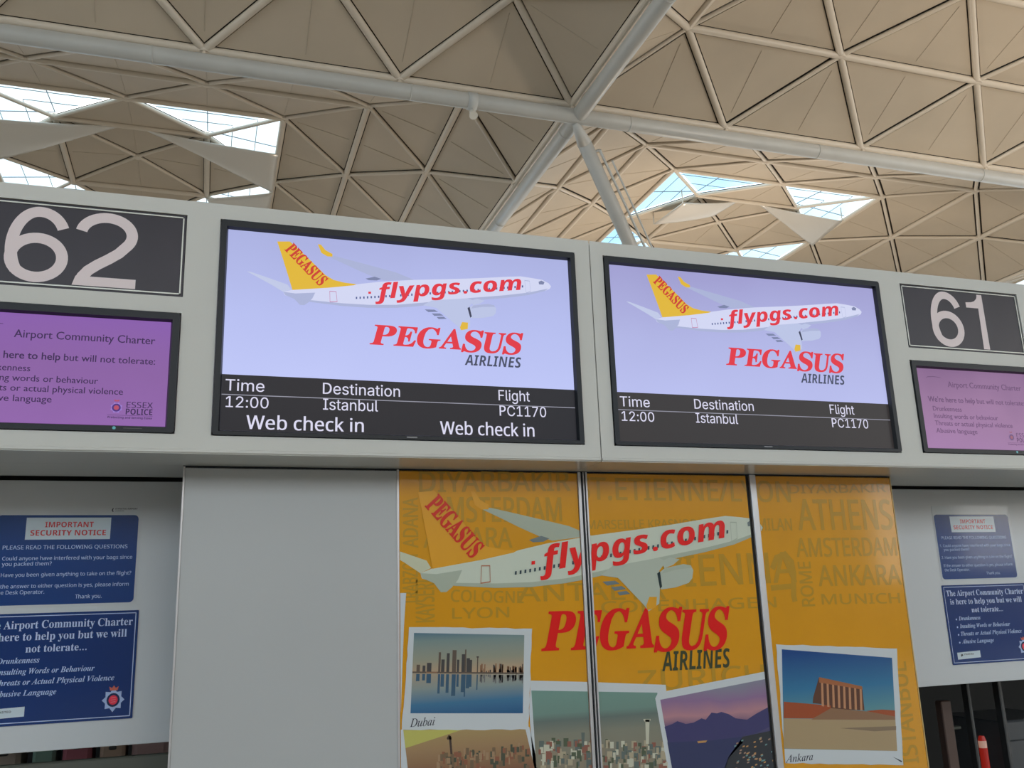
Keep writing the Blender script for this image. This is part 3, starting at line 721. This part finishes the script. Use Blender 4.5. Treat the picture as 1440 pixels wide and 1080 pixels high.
# brown city with a mast, lower left
Qi = quad([(567, 1026), (738, 1022), (756, 1100), (576, 1104)]); zs = [q[1] for q in Qi]
g = Geo(); Qo = quad([(562, 1026), (744, 1022), (764, 1110), (562, 1110)]); g.poly(Qo, -.0013, 0); g.poly(Qi, -.0014, 1)
g.poly([at2(567, 1027), at2(650, 1026), at2(570, 1052)], -.0015, 2)
g.poly([at2(631, 1036), at2(634, 1034), at2(640, 1104), at2(637, 1104)], -.0016, 3); g.poly([at2(628, 1038), at2(631, 1033), at2(635, 1037), at2(635, 1040), at2(629, 1040)], -.0016, 3)
for i in range(110):
    x = random.uniform(612, 742); y = 1068 - 14 * ((x - 612) / 130) + random.uniform(-4, 26); w_ = random.uniform(2, 6); hh = random.uniform(4, 9)
    g.poly([at2(x, y - hh), at2(x + w_, y - hh), at2(x + w_, y + 2), at2(x, y + 2)], -.0017 - i * 1e-6, 4 + i % 4)
cards.append(('postcard', g, [card_w, ramp_mat('print brown sky', [(0, (92, 60, 44)), (.6, (118, 94, 66)), (1, (126, 108, 70))], 'Z', at2(600, 1100)[1], at2(600, 1024)[1]), ink('c1', 140, 136, 70), ink('c2', 52, 40, 34), ink('c3', 86, 70, 52), ink('c4', 104, 66, 48), ink('c5', 54, 56, 44), ink('c6', 120, 96, 72)]))
# teal-sky city, middle
g = Geo(); g.poly([at2(746, 957), at2(826, 959), at2(936, 963), at2(938, 986), at2(956, 1110), at2(752, 1110), at2(744, 1000)], -.0013, 0)
Qi = quad([(747, 971), (924, 974), (944, 1110), (756, 1110)]); g.poly(Qi, -.0014, 1)
for i in range(230):
    x = random.uniform(756, 940); y = random.uniform(1046, 1085) ; w_ = random.uniform(2, 8); hh = random.uniform(3, 9)
    if x > 924 + (y - 974) * .12: continue
    g.poly([at2(x, y - hh), at2(x + w_, y - hh), at2(x + w_, y + 3), at2(x, y + 3)], -.0016 - (y - 1040) * 1e-5 - i * 1e-8, 2 + (i * 7) % 6)
g.poly([at2(907, 1012), at2(913, 1012), at2(912, 1046), at2(908, 1046)], -.0021, 3); g.poly([at2(904, 1011), at2(915, 1011), at2(913, 1015), at2(906, 1015)], -.0021, 3)
g.poly([at2(817, 1030), at2(822, 1030), at2(821, 1050), at2(818, 1050)], -.0021, 5)
cards.append(('postcard', g, [card_w, ramp_mat('print teal sky', [(0, (100, 94, 80)), (.42, (96, 96, 84)), (.62, (74, 84, 80)), (.72, (82, 104, 96)), (1, (84, 110, 102))], 'Z', at2(840, 1070)[1], at2(840, 972)[1]), ink('t1', 128, 118, 98), ink('t2', 146, 144, 128), ink('t3', 58, 66, 50), ink('t4', 70, 78, 74), ink('t5', 104, 66, 54), ink('t6', 104, 96, 80)]))
# sunset bay, tilted
g = Geo(); g.poly([at2(921, 982), at2(925, 974), at2(1082, 943), at2(1104, 1110), at2(944, 1110)], -.0019, 0)
sn = ramp_mat('print sunset', [(0, (24, 30, 58)), (.30, (44, 44, 72)), (.45, (60, 52, 84)), (.62, (134, 96, 102)), (.8, (104, 80, 108)), (1, (98, 98, 110))], 'Z', at2(1000, 1070)[1], at2(1000, 962)[1], noise=.35, nscale=5)
Qi = quad([(928, 984), (1080, 954), (1100, 1110), (950, 1110)]); g.poly(Qi, -.0020, 1)
g.poly([at2(*p) for p in ((934, 1022), (945, 1018), (952, 1014), (964, 1018), (975, 1016), (986, 1010), (992, 1012), (1000, 1002), (1008, 1003), (1014, 1001), (1024, 1004), (1034, 1010), (1050, 1012), (1062, 1004), (1084, 992), (1086, 1020), (1060, 1032), (1020, 1040), (940, 1046))], -.0022, 2)
g.poly([at2(*p) for p in ((938, 1044), (1000, 1041), (1042, 1036), (1044, 1044), (1024, 1066), (1010, 1110), (950, 1110))], -.0023, 3)
g.poly([at2(*p) for p in ((1044, 1036), (1090, 1026), (1100, 1110), (1008, 1110), (1024, 1064))], -.0023, 4)
for i in range(60):
    x = random.uniform(1030, 1090); y = random.uniform(1036, 1082); g.poly([at2(x, y), at2(x + 3, y - 1), at2(x + 3, y + 1), at2(x, y + 2)], -.0025 - i * 1e-7, 5 + i % 3)
g.poly([at2(980, 1042), at2(994, 1041), at2(992, 1044), at2(981, 1045)], -.0025, 7)
cards.append(('postcard', g, [card_w, sn, ink('u1', 42, 40, 76), ink('u2', 34, 38, 68), ink('u3', 32, 34, 38), ink('u4', 76, 104, 104), ink('u5', 120, 96, 80), ink('u6', 140, 104, 62)]))
# Ankara mausoleum
Qo = quad([(1091, 906), (1261, 912), (1270, 1076), (1104, 1073)]); Qi = quad([(1099, 913), (1254, 925), (1261, 1056), (1102, 1053)]); zs = [q[1] for q in Qi]
az = lambda x, y: at2(1060 + x / 4.908, 860 + y / 4.908)
g = Geo(); g.poly(torn(Qo), -.0013, 0); g.poly(Qi, -.0015, 1)
g.poly([az(*p) for p in ((203, 738), (975, 745), (988, 962), (207, 945))], -.0016, 2)
g.poly([az(*p) for p in ((205, 622), (530, 648), (530, 668), (405, 738), (204, 736))], -.0018, 3)
g.poly([az(*p) for p in ((404, 632), (408, 590), (448, 452), (745, 516), (762, 682), (530, 672), (480, 640))], -.0017, 4)
g.poly([az(*p) for p in ((448, 452), (745, 516), (748, 538), (450, 490))], -.0019, 5)
for k in range(8):
    x = 462 + k * 38; g.poly([az(x, 492 + k * 6), az(x + 14, 494 + k * 6), az(x + 20, 655 + k * 4), az(x + 4, 652 + k * 4)], -.0019, 6)
g.poly([az(*p) for p in ((394, 745), (530, 666), (770, 688), (972, 712), (974, 747))], -.0020, 7)
g.poly([az(*p) for p in ((770, 686), (880, 676), (972, 682), (973, 724))], -.0021, 3)
g.poly([az(*p) for p in ((590, 804), (980, 790), (980, 818), (830, 826))], -.0018, 8)
cards.append(('postcard', g, [card_w, ramp_mat('print blue sky', [(0, (64, 104, 112)), (.4, (30, 84, 116)), (1, (14, 50, 98))], 'Z', at2(1180, 1000)[1], at2(1180, 915)[1]), ink('a1', 126, 108, 80), ink('a2', 118, 52, 22), ink('a3', 66, 38, 26), ink('a4', 122, 72, 42), ink('a5', 142, 100, 70), ink('a6', 104, 76, 54), ink('a7', 98, 82, 64)]))
g = Geo(); text(g, 'Ankara', 'serif_it', at2(1104, 1070), at2(1144, 1071), .022, -.0017, 0, .1, .008)
g.poly([at2(1255, 1064), at2(1268, 1070), at2(1267, 1072)], -.0017, 0); cards.append(('postcard_caption', g, [ink('caption', 40, 42, 50)]))

LAB = ['yellow advertising panel with the aircraft tail and the Dubai postcard', 'yellow advertising panel in the middle with most of the red wordmark', 'yellow advertising panel on the right with the Ankara postcard']
for k, (x0, x1) in enumerate(FX):
    R = empty('advertising_panel', (x0, YP, 0), LAB[k], 'advertising panel', 'yellow airline advertising panels')
    Geo().box(0, x1 - x0, 0, .028, .02, ZP, bev=.0015).build('sheet', m_yellow, R)
    def part(name, g, ms, x0=x0, x1=x1, R=R):
        c = g.clip(x0 + .0015, x1 - .0015, Z(-1.2), ZP - .002)
        if not c.f: return
        c.v = [(v[0] - x0, v[1], v[2]) for v in c.v]; c.build(name, ms, R)
    for q_ in WORDS: part('printed_city_name', q_, [olive])
    part('aircraft_picture', g_air, [PI[n] for n in pn]); part('airline_wordmark', g_logo, [ink_red]); part('airlines_word', g_al, [ink_dk])
    for nm, g, ms in cards: part(nm, g, ms)
    if k < 2:
        fx = FX[k][1]; fw = FX[k + 1][0] - fx
        if k == 0:
            Geo().box(x1 - x0 + .0005, x1 - x0 + .0105, -.006, .03, .02, ZP, bev=.001).box(x1 - x0 + .0185, x1 - x0 + .0215, -.004, .03, .02, ZP).box(x1 - x0 + .0265, x1 - x0 + .0315, -.006, .03, .02, ZP).build('edge_profile', m_alu, R)
            Geo().box(x1 - x0 + .0105, x1 - x0 + .0265, .004, .03, .02, ZP).build('groove', m_bezel, R)
        else:
            Geo().box(x1 - x0 + .0005, x1 - x0 + .013, .006, .03, .02, ZP).build('groove', m_dark, R)
            Geo().box(x1 - x0 + .013, x1 - x0 + .0365, -.004, .03, .02, ZP, bev=.0015).build('edge_profile', m_alu, R)
    else:
        Geo().box(x1 - x0, x1 - x0 + .003, -.002, .03, .02, ZP).build('edge_trim', mat('pale yellow edge', (.7, .5, .2), .4), R)

# header rail between soffit and notice boards, and the dark strip over the panels
hd = empty('header_rail', (-1.9, .21, ZL), 'grey steel header rail above the notice boards', 'rail')
Geo().box(0, 6.0, 0, .245, -.002, .05, bev=.002).build('rail', m_soffit, hd)
Geo().box(0, 6.0, -.004, .0, -.004, .03).build('joint_strip', m_dark, hd)
Geo().box(1.81, 4.21, -.010, .0, -.012, -.0005).build('seal', m_bezel, hd)

# ---- notice boards
YB = .50
m_blue = ink('notice blue', 6, 42, 92); m_blue2 = ink('notice blue deep', 3, 34, 82); m_ntxt = ink('notice text', 134, 150, 176); m_nred = ink('notice red', 150, 40, 44); m_nbox = ink('notice box', 150, 160, 166)
m_navy = ink('notice navy', 12, 26, 58); m_ntitle = ink('notice title', 142, 154, 180)
def board(x0, x1, label):
    R = empty('notice_board', (x0, YB, Z(-.33)), label, 'notice board')
    Geo().box(0, x1 - x0, 0, .012, 0, .7555, bev=.0015).build('sheet', m_board, R); return R
board(-1.5, -.080, 'white notice board left of the blank grey wall panel'); board(2.315, 4.0, 'white notice board right of the yellow advertising panels')
def rrect(x0, x1, z0, z1, r, n=4):
    o = []
    for cx, cz, a0 in ((x1 - r, z0 + r, -90), (x1 - r, z1 - r, 0), (x0 + r, z1 - r, 90), (x0 + r, z0 + r, 180)):
        for k in range(n + 1): t = math.radians(a0 + 90 * k / n); o.append((cx + r * math.cos(t), cz + r * math.sin(t)))
    return o
def sheet_part(name, pts, th, m, R, y=0):
    g = Geo(); n = len(pts); g.poly(pts, y - th); 
    g.add([(p[0], y - th, p[1]) for p in pts] + [(p[0], y, p[1]) for p in pts], [(i, n + i, n + (i + 1) % n, (i + 1) % n) for i in range(n)]); return g.build(name, m, R)
def security(x0, label):
    w_, h_ = .380, .256; R = empty('security_notice', (x0, YB - .0005, Z(.067)), label, 'notice')
    sheet_part('backing', rrect(-.006, w_ + .006, -.006, h_ + .006 + (.03 if x0 > 1 else 0), .008), .001, card_w if x0 > 1 else m_board, R)
    sheet_part('sheet', rrect(0, w_, 0, h_, .012), .002, m_blue, R)
    g = Geo(); g.poly([(.077, .185), (.304, .185), (.304, .2485), (.077, .2485)], -.0024); g.build('heading_box', m_nbox, R)
    y = -.0028
    for s_, a_, b_, z_ in (('IMPORTANT', .127, .257, .2205), ('SECURITY NOTICE', .090, .292, .1965)): g = Geo(); text(g, s_, 'bold', (a_, z_), (b_, z_), .0157, y); g.build('heading_text', m_nred, R)
    for s, a, b, z, c in (('PLEASE READ THE FOLLOWING QUESTIONS', .022, .354, .1575, .0110), ('1. Could anyone have interfered with your bags since', .008, .369, .1265, .0105), ('you packed them?', .024, .153, .111, .0105),
                          ('2. Have you been given anything to take on the flight?', .008, .369, .080, .0105), ('If the answer to either question is yes, please inform', .012, .364, .048, .0105), ('the Desk Operator.', .014, .140, .031, .0105), ('Thank you.', .222, .293, .015, .0110)):
        g = Geo(); text(g, s, 'math', (a, z), (b, z), c, -.0024, off=.012); g.build('question_text', m_ntxt, R)
    return R
security(-.597, 'blue security notice on the board left of the blank grey wall panel'); security(2.762, 'blue security notice with glare, right of the yellow advertising panels')
g = Geo(); R = empty('corner_mark', (-.294, YB - .0005, Z(.334)), 'tiny dark printed mark above the left security notice', 'mark')
text(g, 'STANSTED AIRPORT', 'bold', (.010, .006), (.072, .006), .004, 0); text(g, 'LONDON', 'math', (.010, 0), (.034, 0), .0035, 0); g.poly([(0, .004), (.003, .0095), (.006, .010), (.0035, .004), (.006, -.001), (.003, -.001)], 0); g.build('lettering', mat('mark ink', (.05, .05, .06), .5), R)
m_silver = ink('crest silver', 126, 140, 168); m_cr = ink('crest red', 184, 40, 60); m_cw = ink('crest pink', 200, 90, 100); m_crown = ink('crest crown', 150, 78, 66)
def charter(x0, label):
    w_, h_ = .422, .302; R = empty('charter_notice', (x0, YB - .0005, Z(-.258)), label, 'notice')
    sheet_part('sheet', rrect(0, w_, 0, h_, .003), .002, m_blue2, R)
    g = Geo(); e = .0065; t = .0022
    for a, b, c, d in ((e, w_ - e, e, e + t), (e, w_ - e, h_ - e - t, h_ - e), (e, e + t, e, h_ - e), (w_ - e - t, w_ - e, e, h_ - e)): g.poly([(a, c), (b, c), (b, d), (a, d)], -.0024)
    g.build('border_line', m_ntitle, R)
    for s, a, b, z, c in (('The Airport Community Charter', .017, .407, .260, .0215), ('is here to help you but we will', .030, .393, .2275, .0215), ('not tolerate...', .130, .288, .1945, .0200)): g = Geo(); text(g, s, 'serif', (a, z), (b, z), c, -.0024); g.build('heading_text', m_ntitle, R)
    for i, (s, b, z) in enumerate((('Drunkenness', .168, .166), ('Insulting Words or Behaviour', .313, .1365), ('Threats or Actual Physical Violence', .367, .1075), ('Abusive Language', .218, .078))):
        g = Geo(); text(g, s, 'serifb_it', (.060, z), (b, z), .0150, -.0024); g.poly([(.048 + .0035 * math.cos(k * math.pi / 5), z + .004 + .0035 * math.sin(k * math.pi / 5)) for k in range(10)], -.0024); g.build('bullet_text', m_ntxt, R)
    g = Geo(); g.poly([(.028, .019), (.141, .023), (.141, .049), (.028, .045)], -.0024, 0); text(g, 'STANSTED', 'bold', (.060, .0335), (.108, .0355), .006, -.0027, 1); g.poly([(.050 + .006 * math.cos(k * .8), .0335 + .006 * math.sin(k * .8)) for k in range(6)], -.0027, 1)
    g.build('small_tag', [m_nbox, mat('mark ink', (.05, .05, .06), .5)], R)
    c = (.368, .053); g = Geo()
    g.poly([(c[0] + (.030 if k % 2 == 0 else .0225) * math.sin(k * math.pi / 8), c[1] + (.033 if k % 2 == 0 else .0235) * math.cos(k * math.pi / 8)) for k in range(16)], -.0024, 0)
    ci = lambda r, n=20: [(c[0] + r * math.cos(k * 2 * math.pi / n), c[1] + r * 1.08 * math.sin(k * 2 * math.pi / n)) for k in range(n)]
    g.poly(ci(.0175), -.0026, 1); g.poly(ci(.0120), -.0028, 2)
    for dz in (-.006, 0, .006): g.poly([(c[0] - .007, c[1] + dz - .001), (c[0] + .007, c[1] + dz + .0005), (c[0] + .006, c[1] + dz + .0022), (c[0] - .005, c[1] + dz + .001)], -.0030, 3)
    g.poly([(c[0] - .010, c[1] + .026), (c[0] + .010, c[1] + .026), (c[0] + .0125, c[1] + .037), (c[0] + .005, c[1] + .033), (c[0], c[1] + .040), (c[0] - .005, c[1] + .033), (c[0] - .0125, c[1] + .037)], -.0030, 4)
    g.build('police_crest', [m_silver, m_navy, m_cr, m_cw, m_crown], R)
charter(-.622, 'blue community charter notice with white border, left of the blank grey wall panel'); charter(2.750, 'blue community charter notice with white border, right of the yellow advertising panels')

# ---- behind and below the boards: black enclosure added to keep the opening dark
m_blackout = mat('blackout paint', (.010, .010, .009), .8)  # near-black colour holds the shade of the opening
Geo().box(-4, 12, 2.6, 2.65, 0, 2.16).build('blackout_wall', m_blackout)['kind'] = 'structure'  # made-up back wall, black in place of deep shade
Geo().box(-4, 12, .46, 2.65, 2.09, 2.12).build('blackout_lid', m_blackout)['kind'] = 'structure'  # unseen lid added to stop light entering behind the fascia
Geo().box(-4, 12, .6, 2.6, .001, .012).build('blackout_floor', m_blackout)['kind'] = 'structure'  # black sheet added over the pale floor so the opening reads dark
m_olive = mat('olive grey rail paint', (.10, .105, .085), .45)
rl = empty('crossbar', (-1.5, .50, Z(-.405)), 'olive grey crossbar below the left notice board', 'rail')
Geo().box(0, 1.41, 0, .03, 0, .044, bev=.004).build('bar', m_olive, rl); Geo().box(.02, .05, .005, .025, -1.19, 0).build('bar_leg', m_olive, rl); Geo().box(1.375, 1.392, .005, .025, -1.19, 0).build('bar_leg', m_blackmetal, rl)
def crate(nm, loc, s, col, label, cat, ang=0):
    R = empty(nm, loc, label, cat); R.rotation_euler.z = ang; w_, d_, h_ = s; m_ = mat('%s %.2f %.2f' % (nm, col[0], col[2]), col, .5)
    Geo().box(-w_ / 2, w_ / 2, -d_ / 2, d_ / 2, 0, h_, bev=min(s) * .15).build('body', m_, R); Geo().box(-w_ * .15, w_ * .15, -d_ / 2 - .012, -d_ / 2, h_ * .55, h_ * .62, bev=.003).build('handle', m_blackmetal, R)
    return R
# shelf with bags seen through the slot under the left board
sh = empty('baggage_shelf', (-1.4, 1.0, 0), 'dark shelf glimpsed below the left notice board', 'shelf')
Geo().box(0, 1.7, 0, .4, 1.06, 1.09).build('shelf_board', m_blackmetal, sh)
for x in (.02, 1.64): Geo().box(x, x + .03, .02, .05, 0, 1.06).build('shelf_leg', m_blackmetal, sh)
bags = [(-.62, (.10, .16, .20), (.42, .35, .30), 'beige bag end glimpsed left below the left notice board'), (-.50, (.07, .16, .22), (.20, .34, .28), 'green bag beside the beige one below the left board'), (-.40, (.09, .16, .21), (.42, .12, .16), 'dark red bag below the left board'),
        (-.29, (.08, .16, .19), (.55, .40, .30), 'tan bag below the left board beside the dark red one'), (-.17, (.12, .16, .23), (.50, .34, .34), 'pink bag below the left board beside the tan one')]
for x, s, c, lb in bags: crate('bag', (x, 1.16, 1.09), s, c, lb, 'bag')
# right: posts and lit equipment below the 61 board
yr = .95
def post(name, x, wd, z1, m_, label, y=yr):
    R = empty(name, (x, y, 0), label, 'post'); Geo().box(-wd / 2, wd / 2, -.02, .02, .01, z1, bev=.004).build('shaft', m_, R); Geo().box(-wd, wd, -.04, .04, 0, .01).build('foot', m_, R); return R
xr = lambda px, py: at(px, py, yr)[0]
post('post', xr(1333, 1040), .055, at(1325, 985, yr)[1], mat('brown enamel', (.11, .065, .05), .5), 'brown post in the dark opening below the right board')
post('post', xr(1368, 1040), .016, Z(-.35), mat('grey tube', (.10, .10, .10), .25, metal=.5), 'thin grey post beside the brown post below the right board')
post('post', xr(1411, 1025), .020, Z(-.345), mat('grey tube', (.10, .10, .10), .25, metal=.5), 'thin shiny grey post nearest the dark grey cabinet below the right board')
R = empty('cabinet', (xr(1470, 1040), yr + .1, 0), 'dark grey cabinet at the right edge below the right board', 'cabinet')
Geo().box(-.14, .30, 0, .4, .0, at(1430, 1018, yr)[1], bev=.008).build('body', mat('charcoal cabinet', (.075, .08, .085), .45), R); Geo().box(-.12, .28, -.012, -.001, .04, .95, bev=.004).build('door', mat('charcoal cabinet', (.06, .065, .07), .45), R)
R = empty('indicator_lamp', (at(1383, 1055, yr + .12)[0], yr + .12, 0), 'red and white lamp on a stand in the dark opening below the right board', 'lamp')
zt = at(1379, 1035, yr + .12)[1]
Geo().tube((0, 0, 0), (0, 0, zt - .16), .012, 10).build('stand', m_blackmetal, R); Geo().tube((0, 0, zt - .16), (0, 0, zt - .05), .018, 14).build('lower_lens', mat('red lens', (.3, .01, .01), .3, emit=(.16, .008, .004)), R)
Geo().tube((0, 0, zt - .05), (0, 0, zt - .02), .018, 14).build('white_lens', mat('white lens', (.5, .4, .35), .3, emit=(.26, .13, .09)), R); Geo().tube((0, 0, zt - .02), (0, 0, zt), .018, 14, r2=.012).build('top_lens', mat('red lens', (.3, .01, .01), .3), R)
R = empty('shelf_bracket', (xr(1352, 1030), yr + .05, 0), 'olive shelf bracket between brown and grey posts', 'bracket')
zb_ = at(1350, 1024, yr)[1]; Geo().box(-.05, .05, 0, .03, zb_ - .012, zb_, bev=.002).build('arm', m_olive, R); Geo().box(-.05, -.03, .0, .03, 0.0, zb_ - .012).build('upright', m_olive, R)
